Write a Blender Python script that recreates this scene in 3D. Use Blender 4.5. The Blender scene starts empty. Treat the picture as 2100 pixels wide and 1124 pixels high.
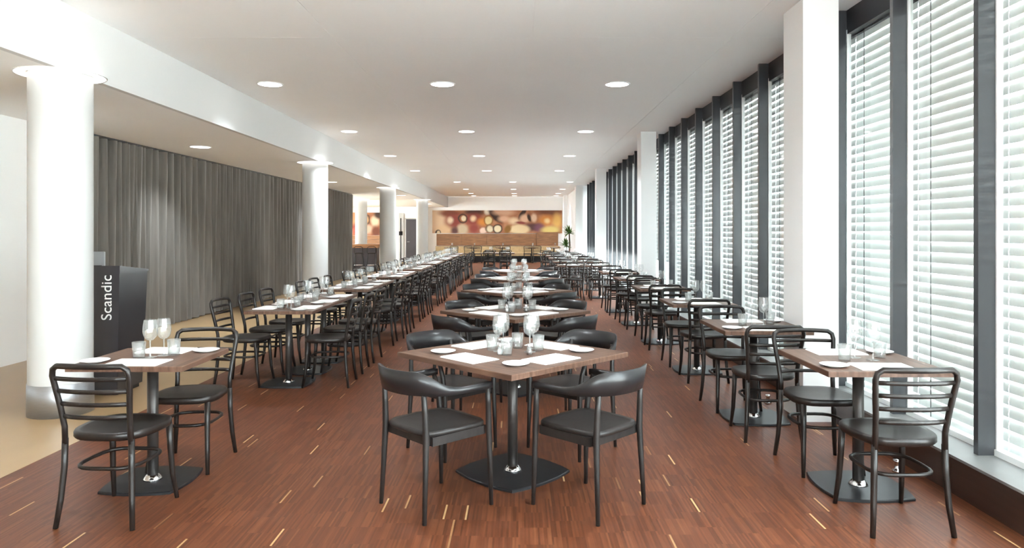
import bpy, math, random
from mathutils import Vector, Matrix
random.seed(7)
PI = math.pi
scene = bpy.context.scene
COL = scene.collection

# ------------------------------------------------------------------ camera
cd = bpy.data.cameras.new('camera')
cam = bpy.data.objects.new('camera', cd); COL.objects.link(cam)
cam.location = (0, 0, 1.471); cam.rotation_euler = (PI/2, 0, 0)
cd.sensor_width = 36.0; cd.lens = 36.0*1440/2100
cd.shift_x = -13/2100; cd.shift_y = -85/2100
cd.clip_start = 0.05; cd.clip_end = 400
scene.camera = cam

# ------------------------------------------------------------------ sky and exposure
world = bpy.data.worlds.new('overcast_sky'); scene.world = world
world.use_nodes = True
wb = world.node_tree.nodes['Background']
wb.inputs[0].default_value = (0.86, 0.95, 1.0, 1); wb.inputs[1].default_value = 5.0
SPOT_W = 125.0        # power of one main downlight
sd = bpy.data.lights.new('sun', 'SUN'); sd.energy = 10.0; sd.angle = math.radians(1.5); sd.color = (1.0, 0.98, 0.95)
sun = bpy.data.objects.new('sun', sd); COL.objects.link(sun)      # high over the roof from the curtain side; added to light only the paving outside, for its bounce
sun.rotation_euler = (0, math.radians(-25), 0); sun.location = (-20, 10, 40)
scene.view_settings.view_transform = 'Standard'
scene.view_settings.look = 'None'
scene.view_settings.gamma = 1.0
scene.view_settings.use_curve_mapping = False
scene.view_settings.exposure = 2.05
cy = scene.cycles
cy.max_bounces = 14; cy.diffuse_bounces = 8; cy.glossy_bounces = 4
cy.transmission_bounces = 8; cy.transparent_max_bounces = 32
cy.caustics_reflective = False; cy.caustics_refractive = False
cy.sample_clamp_indirect = 6.0

# ------------------------------------------------------------------ key dimensions
ZC, ZL = 3.29, 2.76            # main ceiling, lower ceiling on the curtain side
XB = -3.59                     # face of the bulkhead between the two ceilings
XW = -5.65                     # curtain-side wall
XP, XF, XG = 2.21, 2.59, 2.71  # pier face, mullion face, glass plane
XK = 2.447                     # kick board face
YE, YR = 35.8, -5.5            # end wall, added rear glazing behind the camera
XFL = -3.10                    # edge of the dark parquet

# ------------------------------------------------------------------ materials
M = {}
def newmat(name):
    m = bpy.data.materials.new(name); m.use_nodes = True; M[name] = m
    nt = m.node_tree
    return m, nt, nt.nodes['Principled BSDF']
def N(nt, t, **kw):
    n = nt.nodes.new(t)
    for k, v in kw.items(): setattr(n, k, v)
    return n
def L(nt, a, b): nt.links.new(a, b)
def ramp(nt, stops):
    r = N(nt, 'ShaderNodeValToRGB'); e = r.color_ramp.elements
    while len(e) < len(stops): e.new(0.5)
    for i, (p, c) in enumerate(stops):
        e[i].position = p; e[i].color = (c[0], c[1], c[2], 1)
    return r
def math_(nt, op, a, b=None, c=None):
    n = N(nt, 'ShaderNodeMath', operation=op)
    for i, v in enumerate((a, b, c)):
        if v is None: continue
        if isinstance(v, (int, float)): n.inputs[i].default_value = v
        else: L(nt, v, n.inputs[i])
    return n.outputs[0]

def simple(name, col, rough=0.5, metal=0.0, var=0.08, scale=6.0, stretch=(1,1,1), bump=0.0, spec=0.5, coat=0.0):
    m, nt, p = newmat(name)
    tc = N(nt, 'ShaderNodeTexCoord'); mp = N(nt, 'ShaderNodeMapping')
    mp.inputs['Scale'].default_value = stretch
    L(nt, tc.outputs['Object'], mp.inputs[0])
    nz = N(nt, 'ShaderNodeTexNoise'); nz.inputs['Scale'].default_value = scale; nz.inputs['Detail'].default_value = 4
    L(nt, mp.outputs[0], nz.inputs['Vector'])
    a = [max(0, c*(1-var)) for c in col]; b = [min(1, c*(1+var)) for c in col]
    r = ramp(nt, [(0.3, a), (0.7, b)])
    L(nt, nz.outputs['Fac'], r.inputs[0]); L(nt, r.outputs[0], p.inputs['Base Color'])
    p.inputs['Roughness'].default_value = rough; p.inputs['Metallic'].default_value = metal
    p.inputs['Specular IOR Level'].default_value = spec
    p.inputs['Coat Weight'].default_value = coat; p.inputs['Coat Roughness'].default_value = 0.15
    if bump:
        bp = N(nt, 'ShaderNodeBump'); bp.inputs['Strength'].default_value = bump; bp.inputs['Distance'].default_value = 0.01
        L(nt, nz.outputs['Fac'], bp.inputs['Height']); L(nt, bp.outputs[0], p.inputs['Normal'])
    return m

simple('paint_white', (0.90, 0.90, 0.90), 0.55, var=0.015, scale=1.5)
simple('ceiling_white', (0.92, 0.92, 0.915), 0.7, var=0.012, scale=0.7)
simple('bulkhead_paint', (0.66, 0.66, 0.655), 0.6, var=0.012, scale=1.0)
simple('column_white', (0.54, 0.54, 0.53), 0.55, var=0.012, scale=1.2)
simple('trim_white', (0.85, 0.86, 0.86), 0.3, var=0.02)
simple('dark_stain', (0.014, 0.010, 0.0085), 0.36, var=0.35, scale=9, stretch=(6, 6, 1), spec=0.35, coat=0.06)
simple('black_ash', (0.016, 0.013, 0.012), 0.42, var=0.35, scale=9, stretch=(5, 5, 1), spec=0.35, coat=0.04)
simple('black_steel', (0.014, 0.013, 0.014), 0.33, var=0.15, scale=14, spec=0.4, coat=0.10)
simple('base_steel', (0.012, 0.012, 0.014), 0.36, var=0.2, scale=22, spec=0.4)
simple('pole_steel', (0.05, 0.043, 0.04), 0.35, metal=0.4, var=0.15, scale=12)
simple('chrome', (0.75, 0.75, 0.76), 0.16, metal=1.0, var=0.03)
simple('brushed_steel', (0.42, 0.43, 0.45), 0.38, metal=0.85, var=0.06, scale=14, stretch=(1, 1, 12))
simple('linen', (0.84, 0.83, 0.81), 0.85, var=0.03, scale=40, bump=0.15)
simple('porcelain', (0.90, 0.895, 0.88), 0.15, var=0.01)
simple('mullion_grey', (0.050, 0.052, 0.058), 0.22, var=0.10, scale=3, stretch=(1, 1, 0.3), coat=0.4)
simple('header_dark', (0.022, 0.021, 0.026), 0.3, var=0.15, scale=4)
simple('kick_brown', (0.045, 0.024, 0.018), 0.35, var=0.25, scale=5, stretch=(1, 0.4, 6))
simple('sill_grey', (0.20, 0.20, 0.195), 0.4, var=0.05, scale=8)
simple('lectern_dark', (0.030, 0.027, 0.030), 0.30, var=0.12, scale=5, coat=0.2)
simple('letter_white', (0.82, 0.82, 0.80), 0.4, var=0.02)
simple('door_dark', (0.045, 0.04, 0.05), 0.4, var=0.15, scale=3)
simple('grey_panel', (0.45, 0.45, 0.45), 0.5, var=0.06, scale=3)
simple('plank_brown', (0.24, 0.112, 0.050), 0.45, var=0.28, scale=5, stretch=(0.6, 4, 5))
simple('plank_orange', (0.34, 0.16, 0.065), 0.45, var=0.22, scale=5, stretch=(0.6, 4, 5))
simple('bench_beige', (0.45, 0.32, 0.17), 0.8, var=0.10, scale=9)
simple('leaf_green', (0.10, 0.22, 0.035), 0.45, var=0.4, scale=8)
simple('bark', (0.16, 0.11, 0.07), 0.9, var=0.3, scale=20, bump=0.5)
simple('pot_grey', (0.20, 0.19, 0.18), 0.6, var=0.1)
simple('soil', (0.04, 0.03, 0.02), 0.95, var=0.3, scale=30)
simple('tablet_grey', (0.30, 0.31, 0.32), 0.35, var=0.05)
simple('ground_pale', (0.80, 0.79, 0.77), 0.9, var=0.08, scale=0.5)
simple('salt_white', (0.85, 0.85, 0.83), 0.3, var=0.02)
simple('pepper_dark', (0.06, 0.05, 0.045), 0.35, var=0.1)

# industrial strip parquet: narrow strips on edge, laid along the room, a few pale ones
m, nt, p = newmat('parquet')
tc = N(nt, 'ShaderNodeTexCoord'); sp = N(nt, 'ShaderNodeSeparateXYZ'); L(nt, tc.outputs['Object'], sp.inputs[0])
sx = math_(nt, 'FLOOR', math_(nt, 'DIVIDE', sp.outputs[0], 0.0095))
blk = math_(nt, 'FLOOR', math_(nt, 'DIVIDE', sp.outputs[0], 0.171))
wn0 = N(nt, 'ShaderNodeTexWhiteNoise', noise_dimensions='1D'); L(nt, blk, wn0.inputs['W'])
yy = math_(nt, 'ADD', math_(nt, 'DIVIDE', sp.outputs[1], 0.19), wn0.outputs['Value'])
sy = math_(nt, 'FLOOR', yy)
cv = N(nt, 'ShaderNodeCombineXYZ'); L(nt, sx, cv.inputs[0]); L(nt, sy, cv.inputs[1])
wn = N(nt, 'ShaderNodeTexWhiteNoise', noise_dimensions='2D'); L(nt, cv.outputs[0], wn.inputs['Vector'])
cb = N(nt, 'ShaderNodeCombineXYZ'); L(nt, blk, cb.inputs[0]); L(nt, sy, cb.inputs[1])
wnb = N(nt, 'ShaderNodeTexWhiteNoise', noise_dimensions='2D'); L(nt, cb.outputs[0], wnb.inputs['Vector'])
rp = ramp(nt, [(0.0, (0.078, 0.0235, 0.0105)), (0.35, (0.100, 0.030, 0.0130)), (0.7, (0.124, 0.0385, 0.0165)), (0.955, (0.142, 0.047, 0.020)), (0.9945, (0.155, 0.056, 0.024)), (0.9955, (0.50, 0.31, 0.145))])
L(nt, wn.outputs['Value'], rp.inputs[0])
nz = N(nt, 'ShaderNodeTexNoise'); nz.inputs['Scale'].default_value = 9; nz.inputs['Detail'].default_value = 5
mp = N(nt, 'ShaderNodeMapping'); mp.inputs['Scale'].default_value = (14, 0.8, 1); L(nt, tc.outputs['Object'], mp.inputs[0]); L(nt, mp.outputs[0], nz.inputs['Vector'])
mx = N(nt, 'ShaderNodeMix', data_type='RGBA', blend_type='MULTIPLY'); mx.inputs[0].default_value = 1.0
L(nt, rp.outputs[0], mx.inputs[6])
fac = math_(nt, 'ADD', math_(nt, 'MULTIPLY', nz.outputs['Fac'], 0.5), math_(nt, 'ADD', math_(nt, 'MULTIPLY', wnb.outputs['Value'], 0.14), 0.69))
cc = N(nt, 'ShaderNodeCombineColor'); [L(nt, fac, cc.inputs[i]) for i in range(3)]
L(nt, cc.outputs[0], mx.inputs[7]); L(nt, mx.outputs[2], p.inputs['Base Color'])
fx = math_(nt, 'ABSOLUTE', math_(nt, 'SUBTRACT', math_(nt, 'FRACT', math_(nt, 'DIVIDE', sp.outputs[0], 0.0095)), 0.5))
gr = math_(nt, 'GREATER_THAN', fx, 0.46)
bp = N(nt, 'ShaderNodeBump'); bp.inputs['Strength'].default_value = 0.12; bp.inputs['Distance'].default_value = 0.002; bp.invert = True
L(nt, gr, bp.inputs['Height']); L(nt, bp.outputs[0], p.inputs['Normal'])
p.inputs['Roughness'].default_value = 0.40; p.inputs['Specular IOR Level'].default_value = 0.28

simple('tan_floor', (0.355, 0.235, 0.12), 0.32, var=0.06, scale=2.2, stretch=(1, 0.35, 1))

# walnut table top
m, nt, p = newmat('table_wood')
tc = N(nt, 'ShaderNodeTexCoord'); mp = N(nt, 'ShaderNodeMapping'); mp.inputs['Scale'].default_value = (18, 1.6, 4)
L(nt, tc.outputs['Object'], mp.inputs[0])
nz = N(nt, 'ShaderNodeTexNoise'); nz.inputs['Scale'].default_value = 2.4; nz.inputs['Detail'].default_value = 7; L(nt, mp.outputs[0], nz.inputs['Vector'])
r = ramp(nt, [(0.28, (0.070, 0.036, 0.024)), (0.55, (0.125, 0.068, 0.046)), (0.78, (0.175, 0.10, 0.068))]); L(nt, nz.outputs['Fac'], r.inputs[0])
L(nt, r.outputs[0], p.inputs['Base Color']); p.inputs['Roughness'].default_value = 0.42; p.inputs['Specular IOR Level'].default_value = 0.30

# curtain cloth
m, nt, p = newmat('curtain_cloth')
tc = N(nt, 'ShaderNodeTexCoord'); mp = N(nt, 'ShaderNodeMapping'); mp.inputs['Scale'].default_value = (1, 3, 0.25)
L(nt, tc.outputs['Object'], mp.inputs[0])
nz = N(nt, 'ShaderNodeTexNoise'); nz.inputs['Scale'].default_value = 5; nz.inputs['Detail'].default_value = 6; L(nt, mp.outputs[0], nz.inputs['Vector'])
r = ramp(nt, [(0.3, (0.1240, 0.1120, 0.0976)), (0.7, (0.1800, 0.1640, 0.1440))]); L(nt, nz.outputs['Fac'], r.inputs[0])
L(nt, r.outputs[0], p.inputs['Base Color']); p.inputs['Roughness'].default_value = 0.8; p.inputs['Sheen Weight'].default_value = 0.3

# thin table glass and window glass: mostly clear, mirror-like at grazing angles
def clear(name, tint, extra, base_white=0.0):
    m, nt, p = newmat(name); nt.nodes.remove(p)
    out = nt.nodes['Material Output']
    tr = N(nt, 'ShaderNodeBsdfTransparent'); tr.inputs[0].default_value = (*tint, 1)
    gl = N(nt, 'ShaderNodeBsdfGlossy'); gl.inputs['Roughness'].default_value = 0.03
    fr = N(nt, 'ShaderNodeLayerWeight'); fr.inputs[0].default_value = 0.5
    f = math_(nt, 'ADD', math_(nt, 'MULTIPLY', math_(nt, 'POWER', fr.outputs['Facing'], 5.0), 0.9), 0.04+extra)
    f = math_(nt, 'MINIMUM', f, 1.0)
    ms = N(nt, 'ShaderNodeMixShader'); L(nt, f, ms.inputs[0]); L(nt, tr.outputs[0], ms.inputs[1]); L(nt, gl.outputs[0], ms.inputs[2])
    if base_white:
        df = N(nt, 'ShaderNodeBsdfDiffuse'); df.inputs[0].default_value = (0.9, 0.9, 0.88, 1)
        m2 = N(nt, 'ShaderNodeMixShader'); m2.inputs[0].default_value = base_white
        L(nt, ms.outputs[0], m2.inputs[1]); L(nt, df.outputs[0], m2.inputs[2]); L(nt, m2.outputs[0], out.inputs[0])
    else: L(nt, ms.outputs[0], out.inputs[0])
    return m
clear('drink_glass', (0.93, 0.945, 0.945), 0.09, 0.09)
clear('window_glass', (0.96, 0.98, 0.97), 0.0)

# white coated slats, letting a little daylight through
m, nt, p = newmat('slat_white'); nt.nodes.remove(p); out = nt.nodes['Material Output']
tc = N(nt, 'ShaderNodeTexCoord'); nz = N(nt, 'ShaderNodeTexNoise'); nz.inputs['Scale'].default_value = 3; L(nt, tc.outputs['Object'], nz.inputs['Vector'])
r = ramp(nt, [(0.3, (0.72, 0.73, 0.72)), (0.7, (0.78, 0.79, 0.785))]); L(nt, nz.outputs['Fac'], r.inputs[0])
df = N(nt, 'ShaderNodeBsdfDiffuse'); tl = N(nt, 'ShaderNodeBsdfTranslucent'); ms = N(nt, 'ShaderNodeMixShader'); ms.inputs[0].default_value = 0.015
L(nt, r.outputs[0], df.inputs[0]); L(nt, r.outputs[0], tl.inputs[0])
L(nt, df.outputs[0], ms.inputs[1]); L(nt, tl.outputs[0], ms.inputs[2]); L(nt, ms.outputs[0], out.inputs[0])

def emit(name, col, s):
    m, nt, p = newmat(name); nt.nodes.remove(p)
    e = N(nt, 'ShaderNodeEmission'); e.inputs[0].default_value = (*col, 1); e.inputs[1].default_value = s
    L(nt, e.outputs[0], nt.nodes['Material Output'].inputs[0]); return m
emit('lamp_glow', (1.0, 0.98, 0.95), 2.0)
emit('ring_glow', (1.0, 0.97, 0.93), 1.2)
emit('warm_glow', (1.0, 0.80, 0.55), 5.0)

# printed mural, warm blurred still life with rings; coordinates are metres on the panel
def mural_mat(name, blobs, base):
    m, nt, p = newmat(name)
    tc = N(nt, 'ShaderNodeTexCoord')
    nz = N(nt, 'ShaderNodeTexNoise'); nz.inputs['Scale'].default_value = 2.2; nz.inputs['Detail'].default_value = 5; L(nt, tc.outputs['Object'], nz.inputs['Vector'])
    r = ramp(nt, base); L(nt, nz.outputs['Fac'], r.inputs[0])
    nw = N(nt, 'ShaderNodeVectorMath', operation='SCALE'); nw.inputs[3].default_value = 0.10
    L(nt, nz.outputs['Color'], nw.inputs[0])
    wv = N(nt, 'ShaderNodeVectorMath', operation='ADD'); L(nt, tc.outputs['Object'], wv.inputs[0]); L(nt, nw.outputs[0], wv.inputs[1])
    cur = r.outputs[0]
    for (x, z, rx, rz, col, soft, rot) in blobs:
        mp = N(nt, 'ShaderNodeMapping', vector_type='TEXTURE')
        mp.inputs['Location'].default_value = (x+0.05, 0.05, z+0.05); mp.inputs['Rotation'].default_value = (0, rot, 0)
        mp.inputs['Scale'].default_value = (rx, 1e3, rz)
        L(nt, wv.outputs[0], mp.inputs[0])
        ln = N(nt, 'ShaderNodeVectorMath', operation='LENGTH'); L(nt, mp.outputs[0], ln.inputs[0])
        mr = N(nt, 'ShaderNodeMapRange', interpolation_type='SMOOTHSTEP')
        mr.inputs[1].default_value = 1+soft; mr.inputs[2].default_value = max(0.0, 1-soft)
        L(nt, ln.outputs['Value'], mr.inputs[0])
        mx = N(nt, 'ShaderNodeMix', data_type='RGBA'); L(nt, mr.outputs[0], mx.inputs[0]); L(nt, cur, mx.inputs[6])
        mx.inputs[7].default_value = (*col, 1); cur = mx.outputs[2]
    hs = N(nt, 'ShaderNodeHueSaturation'); hs.inputs['Saturation'].default_value = 1.12; hs.inputs['Value'].default_value = 0.80
    L(nt, cur, hs.inputs['Color']); L(nt, hs.outputs[0], p.inputs['Base Color']); p.inputs['Roughness'].default_value = 0.6
    return m
def px(zx, zy, rx, ry, col, soft=0.3, rot=0.0):
    return ((zx-110)/255, (380-zy)/255, rx/255, ry/255, col, soft, rot)
DK, BR, PE, CR, MG, OR = (0.05,0.022,0.014), (0.20,0.065,0.04), (0.72,0.42,0.28), (0.86,0.70,0.48), (0.28,0.07,0.06), (0.75,0.33,0.12)
B1 = [px(170,230,110,200,(0.80,0.60,0.44),0.5), px(270,330,110,60,(0.82,0.58,0.38),0.5),
      px(330,120,130,45,BR,0.6), px(400,220,110,90,MG,0.6), px(650,110,130,40,DK,0.6), px(640,200,120,80,MG,0.5),
      px(340,215,36,40,(0.9,0.72,0.55),0.7), px(500,330,70,70,(0.62,0.50,0.36),0.4), px(400,350,45,50,(0.12,0.05,0.05),0.6), px(650,320,60,60,MG,0.6),
      px(505,190,62,62,DK,0.15), px(508,190,44,44,(0.36,0.15,0.08),0.2), px(518,188,30,34,(0.92,0.80,0.60),0.3),
      px(640,190,34,34,(0.95,0.72,0.5),0.7), px(760,230,60,45,OR,0.7), px(820,90,36,50,(0.93,0.84,0.72),0.5),
      px(930,160,120,42,DK,0.3,0.75), px(840,215,62,66,(0.33,0.15,0.05),0.15), px(840,215,46,50,(0.90,0.74,0.42),0.25),
      px(1040,110,130,40,(0.78,0.50,0.36),0.6), px(1040,195,70,40,(0.85,0.55,0.40),0.6), px(1170,220,60,40,(0.92,0.72,0.50),0.7),
      px(1280,130,30,80,DK,0.3,0.6), px(1310,190,60,50,(0.85,0.58,0.42),0.5), px(1370,180,24,50,DK,0.4,-0.4), px(1430,180,34,50,(0.88,0.66,0.5),0.5), px(1260,245,70,16,MG,0.5),
      px(1640,100,170,50,(0.16,0.06,0.035),0.5), px(1590,210,90,60,OR,0.7), px(1600,220,34,30,(0.98,0.78,0.45),0.7), px(1730,220,60,90,(0.80,0.50,0.20),0.6),
      px(1420,300,120,50,(0.13,0.06,0.06),0.5), px(1500,310,60,50,(0.20,0.08,0.12),0.6), px(1240,330,130,60,(0.84,0.66,0.42),0.3), px(1090,330,40,60,(0.25,0.13,0.04),0.4,0.5),
      px(1640,340,110,50,(0.72,0.58,0.24),0.5), px(770,345,46,40,(0.88,0.66,0.55),0.3), px(850,320,56,54,(0.22,0.14,0.08),0.2), px(856,325,38,40,(0.84,0.74,0.55),0.3),
      px(955,325,62,62,DK,0.12), px(955,325,46,46,(0.92,0.80,0.58),0.2), px(185,372,38,38,DK,0.2), px(190,372,22,24,(0.85,0.66,0.45),0.3)]
mural_mat('mural_print_wide', B1, [(0.3, (0.34,0.13,0.075)), (0.7, (0.62,0.33,0.20))])
B2 = [(0.25,0.85,0.6,0.5,(0.75,0.42,0.25),0.5,0), (1.0,0.80,0.30,0.32,DK,0.15,0), (1.02,0.80,0.20,0.22,(0.88,0.55,0.32),0.3,0), (1.55,0.72,0.2,0.26,(0.92,0.75,0.58),0.5,0),
      (1.15,0.30,0.30,0.22,(0.86,0.62,0.50),0.5,0), (1.6,0.18,0.2,0.3,BR,0.5,0), (1.75,1.05,0.25,0.2,DK,0.5,0), (0.6,0.3,0.3,0.3,MG,0.5,0)]
mural_mat('mural_print_small', B2, [(0.3, (0.30,0.11,0.06)), (0.7, (0.60,0.30,0.17))])

# ------------------------------------------------------------------ mesh builder
class MB:
    def __init__(s): s.v = []; s.f = []; s.sm = []
    def add(s, vs, fs, smooth=False):
        o = len(s.v); s.v += [tuple(v) for v in vs]; s.f += [tuple(i+o for i in f) for f in fs]; s.sm += [smooth]*len(fs); return s
    def box(s, x0, x1, y0, y1, z0, z1):
        vs = [(x0,y0,z0),(x1,y0,z0),(x1,y1,z0),(x0,y1,z0),(x0,y0,z1),(x1,y0,z1),(x1,y1,z1),(x0,y1,z1)]
        return s.add(vs, [(3,2,1,0),(4,5,6,7),(0,1,5,4),(1,2,6,5),(2,3,7,6),(3,0,4,7)])
    def prism(s, pts, z0, z1, ch=0.0, smooth=False):
        n = len(pts); cx = sum(p[0] for p in pts)/n; cy_ = sum(p[1] for p in pts)/n
        def ring(z, inset):
            out = []
            for (x, y) in pts:
                d = math.hypot(x-cx, y-cy_) or 1; k = max(0, (d-inset)/d)
                out.append((cx+(x-cx)*k, cy_+(y-cy_)*k, z))
            return out
        rings = [ring(z0, 0), ring(z1-ch, 0), ring(z1, ch)] if ch else [ring(z0, 0), ring(z1, 0)]
        vs = [v for r in rings for v in r]; fs = [tuple(range(n-1, -1, -1)), tuple(range((len(rings)-1)*n, len(rings)*n))]
        for k in range(len(rings)-1):
            for i in range(n): j = (i+1) % n; fs.append((k*n+i, k*n+j, (k+1)*n+j, (k+1)*n+i))
        return s.add(vs, fs, smooth)
    def lathe(s, prof, seg=16, smooth=True, c=(0,0)):
        n = len(prof); vs = []
        for i in range(seg):
            a = 2*PI*i/seg
            for (r, z) in prof: vs.append((c[0]+r*math.cos(a), c[1]+r*math.sin(a), z))
        fs = []
        for i in range(seg):
            j = (i+1) % seg
            for k in range(n-1):
                q = (i*n+k, j*n+k, j*n+k+1, i*n+k+1)
                if prof[k][0] < 1e-6: q = (i*n+k, j*n+k+1, i*n+k+1)
                elif prof[k+1][0] < 1e-6: q = (i*n+k, j*n+k, i*n+k+1)
                fs.append(q)
        return s.add(vs, fs, smooth)
    def tube(s, pts, rad, seg=8, closed=False, flat=None, cap=True, up=(0,0,1)):
        """sweep along pts; rad number or list; flat=(w,h) scales section along side/up"""
        P = [Vector(p) for p in pts]; n = len(P)
        R = rad if isinstance(rad, (list, tuple)) else [rad]*n
        vs = []
        for i, p in enumerate(P):
            a = P[(i-1) % n] if (closed or i > 0) else p; b = P[(i+1) % n] if (closed or i < n-1) else p
            t = (b-a).normalized(); u = Vector(up)
            if abs(t.dot(u)) > 0.97: u = Vector((0, 1, 0))
            sd = t.cross(u).normalized(); u2 = sd.cross(t)
            w, h = flat[i] if isinstance(flat, list) else (flat or (1, 1))
            for k in range(seg):
                an = 2*PI*(k+0.5)/seg
                vs.append(p + sd*(math.cos(an)*R[i]*w) + u2*(math.sin(an)*R[i]*h))
        fs = []
        for i in range(n if closed else n-1):
            j = (i+1) % n
            for k in range(seg): l = (k+1) % seg; fs.append((i*seg+k, i*seg+l, j*seg+l, j*seg+k))
        if cap and not closed: fs += [tuple(range(seg-1, -1, -1)), tuple((n-1)*seg+k for k in range(seg))]
        return s.add(vs, fs, seg > 4)
    def mesh(s, name, mat):
        me = bpy.data.meshes.new(name); me.from_pydata(s.v, [], s.f); me.validate(clean_customdata=False)
        if len(me.polygons) == len(s.sm): me.polygons.foreach_set('use_smooth', s.sm)
        me.materials.append(M[mat]); me.update(); return me

def obj(name, me, parent=None, loc=(0,0,0), rot=(0,0,0)):
    o = bpy.data.objects.new(name, me); COL.objects.link(o)
    o.location = loc; o.rotation_euler = rot
    if parent: o.parent = parent
    return o
def tag(o, label=None, cat=None, group=None, kind=None):
    if label: o['label'] = label
    if cat: o['category'] = cat
    if group: o['group'] = group
    if kind: o['kind'] = kind
    return o
def build(name, parts, loc, rz=0, label=None, cat=None, group=None):
    """a thing: an Empty with one child per part; parts = [(name, mesh, loc, rot, [subparts])]"""
    r = bpy.data.objects.new(name, None); COL.objects.link(r); r.empty_display_size = 0.1
    r.location = loc; r.rotation_euler = (0, 0, rz); tag(r, label, cat, group)
    for p in parts:
        o = obj(p[0], p[1], r, p[2] if len(p) > 2 else (0,0,0), p[3] if len(p) > 3 else (0,0,0))
        for q in (p[4] if len(p) > 4 else []):
            obj(q[0], q[1], o, q[2] if len(q) > 2 else (0,0,0), q[3] if len(q) > 3 else (0,0,0))
    return r
def struct(name, me, label=None, loc=(0,0,0), cat=None):
    o = obj(name, me, None, loc); tag(o, label, cat, None, 'structure'); return o
ORD = ['first','second','third','fourth','fifth','sixth','seventh','eighth','ninth','tenth','eleventh','twelfth','thirteenth','fourteenth','fifteenth','sixteenth','seventeenth','eighteenth','nineteenth','twentieth','twenty-first','twenty-second','twenty-third','twenty-fourth']

# ------------------------------------------------------------------ the setting
struct('floor', MB().box(XFL, XG+0.1, YR, YE, -0.12, 0).mesh('floor', 'parquet'), 'dark red-brown strip parquet floor under the tables', cat='floor')
struct('floor_tan', MB().box(-10.5, XFL, YR, YE, -0.12, 0.001).mesh('floor_tan', 'tan_floor'), 'smooth tan floor along the curtain and columns', cat='floor')
struct('ground', MB().box(-60, 80, -60, 100, -0.5, -0.3).mesh('ground', 'ground_pale'), 'pale paved ground outside the windows', cat='ground')

ceil = obj('ceiling', MB().box(XB, XG+0.15, YR, YE, ZC+0.006, ZC+0.2).mesh('ceiling', 'ceiling_white')); tag(ceil, 'flat white main ceiling over the dining tables', 'ceiling', None, 'structure')
xs = [XB, -1.73, 0.13, 1.99, XG+0.1]; ys = [YR, 0.7, 4.2+2.35, 11.8, 17.0, 22.2, 27.0, 31.5, YE]
for a, b in zip(xs, xs[1:]):
    for c, d in zip(ys, ys[1:]):
        g = 0.0015
        obj('ceiling_panel', MB().box(a+g, b-g, c+g, d-g, ZC, ZC+0.006).mesh('ceiling_panel', 'ceiling_white'), ceil)
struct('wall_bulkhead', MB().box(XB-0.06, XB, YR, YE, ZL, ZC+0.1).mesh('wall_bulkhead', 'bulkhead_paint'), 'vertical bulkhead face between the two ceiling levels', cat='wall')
struct('ceiling_low', MB().box(-10.5, XB-0.06, YR, YE, ZL, ZC+0.2).mesh('ceiling_low', 'ceiling_white'), 'lower white ceiling over the columns and curtain', cat='ceiling')
struct('wall_left', MB().box(XW-0.2, XW, 6.6, 8.55, 0, ZL).box(-10.5, XW-0.2, 6.6, 6.75, 0, ZL).box(XW-0.25, XW-0.10, 8.55, 23.5, 0, ZL).mesh('wall_left', 'paint_white'), 'plain white wall beyond the round column', cat='wall')
struct('wall_side', MB().box(-10.5, XW-0.1, 23.5, 23.65, 0, ZL).mesh('wall_side', 'paint_white'), 'white return wall behind the end of the curtain', cat='wall')
struct('wall_back', MB().box(-10.6, XG+0.1, YE, YE+0.15, 0, ZC).mesh('wall_back', 'paint_white'), 'white end wall carrying the warm murals', cat='wall')
# curtain-side end wall steps forward between the two murals
struct('wall_partition', MB().box(-6.35, -4.75, 35.2, YE, 0, ZL).mesh('wall_partition', 'paint_white'), 'white wall block with a dark door between the murals', cat='wall')

# piers between the window bays, and solid wall past the last bay
PIERS = [5.45+7.2*k for k in range(-1, 4)]
wr = bpy.data.objects.new('wall_right', None); COL.objects.link(wr); tag(wr, 'white window wall with projecting rectangular piers', 'wall', None, 'structure')
for y in PIERS:
    obj('pier', MB().box(XP, 2.486, y, y+0.40, 0, ZC).mesh('pier', 'paint_white'), wr)
obj('end_panel', MB().box(2.40, XG+0.1, 27.40, YE, 0, ZC).mesh('end_panel', 'paint_white'), wr)
obj('pier', MB().box(XP, 2.40, 34.25, 34.65, 0, ZC).mesh('pier', 'paint_white'), wr)

# ------------------------------------------------------------------ windows and blinds
FIN0, PER = 4.875, 0.9
fin_me = MB().box(XF, XG, -0.02, 0.02, 0.20, ZC).mesh('mullion', 'mullion_grey')
frame_me = MB().box(XG-0.022, XG+0.012, 0, 0.012, 0.20, 3.13).mesh('frame_strip', 'trim_white')
def slat_profile(n=4, w=0.078, bow=0.007, tilt=math.radians(79)):
    pts = []
    for i in range(n+1):
        u = (i/n-0.5)*w; h = bow*(1-(2*i/n-1)**2)
        # inner edge hangs low, outer edge high; belly to the room
        x = u*math.cos(tilt) - h*math.sin(tilt); z = -u*-math.sin(tilt) - h*math.cos(tilt)*0
        pts.append((-x if False else x, z))
    return pts
SL = slat_profile()
def slat_mesh(y0, y1, zs, name):
    mb = MB()
    for z in zs:
        n = len(SL); vs = [(x, y0, z+dz) for x, dz in SL] + [(x, y1, z+dz) for x, dz in SL]
        mb.add(vs, [(i, i+1, n+i+1, n+i) for i in range(n-1)], True)
    return mb.mesh(name, 'slat_white')
PITCH = 0.0705; ZS = [0.25+PITCH*i for i in range(41)]
XBL = XG+0.075
slat_cache = {}
NLOW = 10          # rows left open under the blinds in the two far bays, to admit daylight
ladder_me = {}
bays = [(YR, -1.425, 'rear'), (-1.425, 5.775, 'first'), (5.775, 12.975, 'second'), (12.975, 20.175, 'third'), (20.175, 27.375, 'fourth')]
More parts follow.
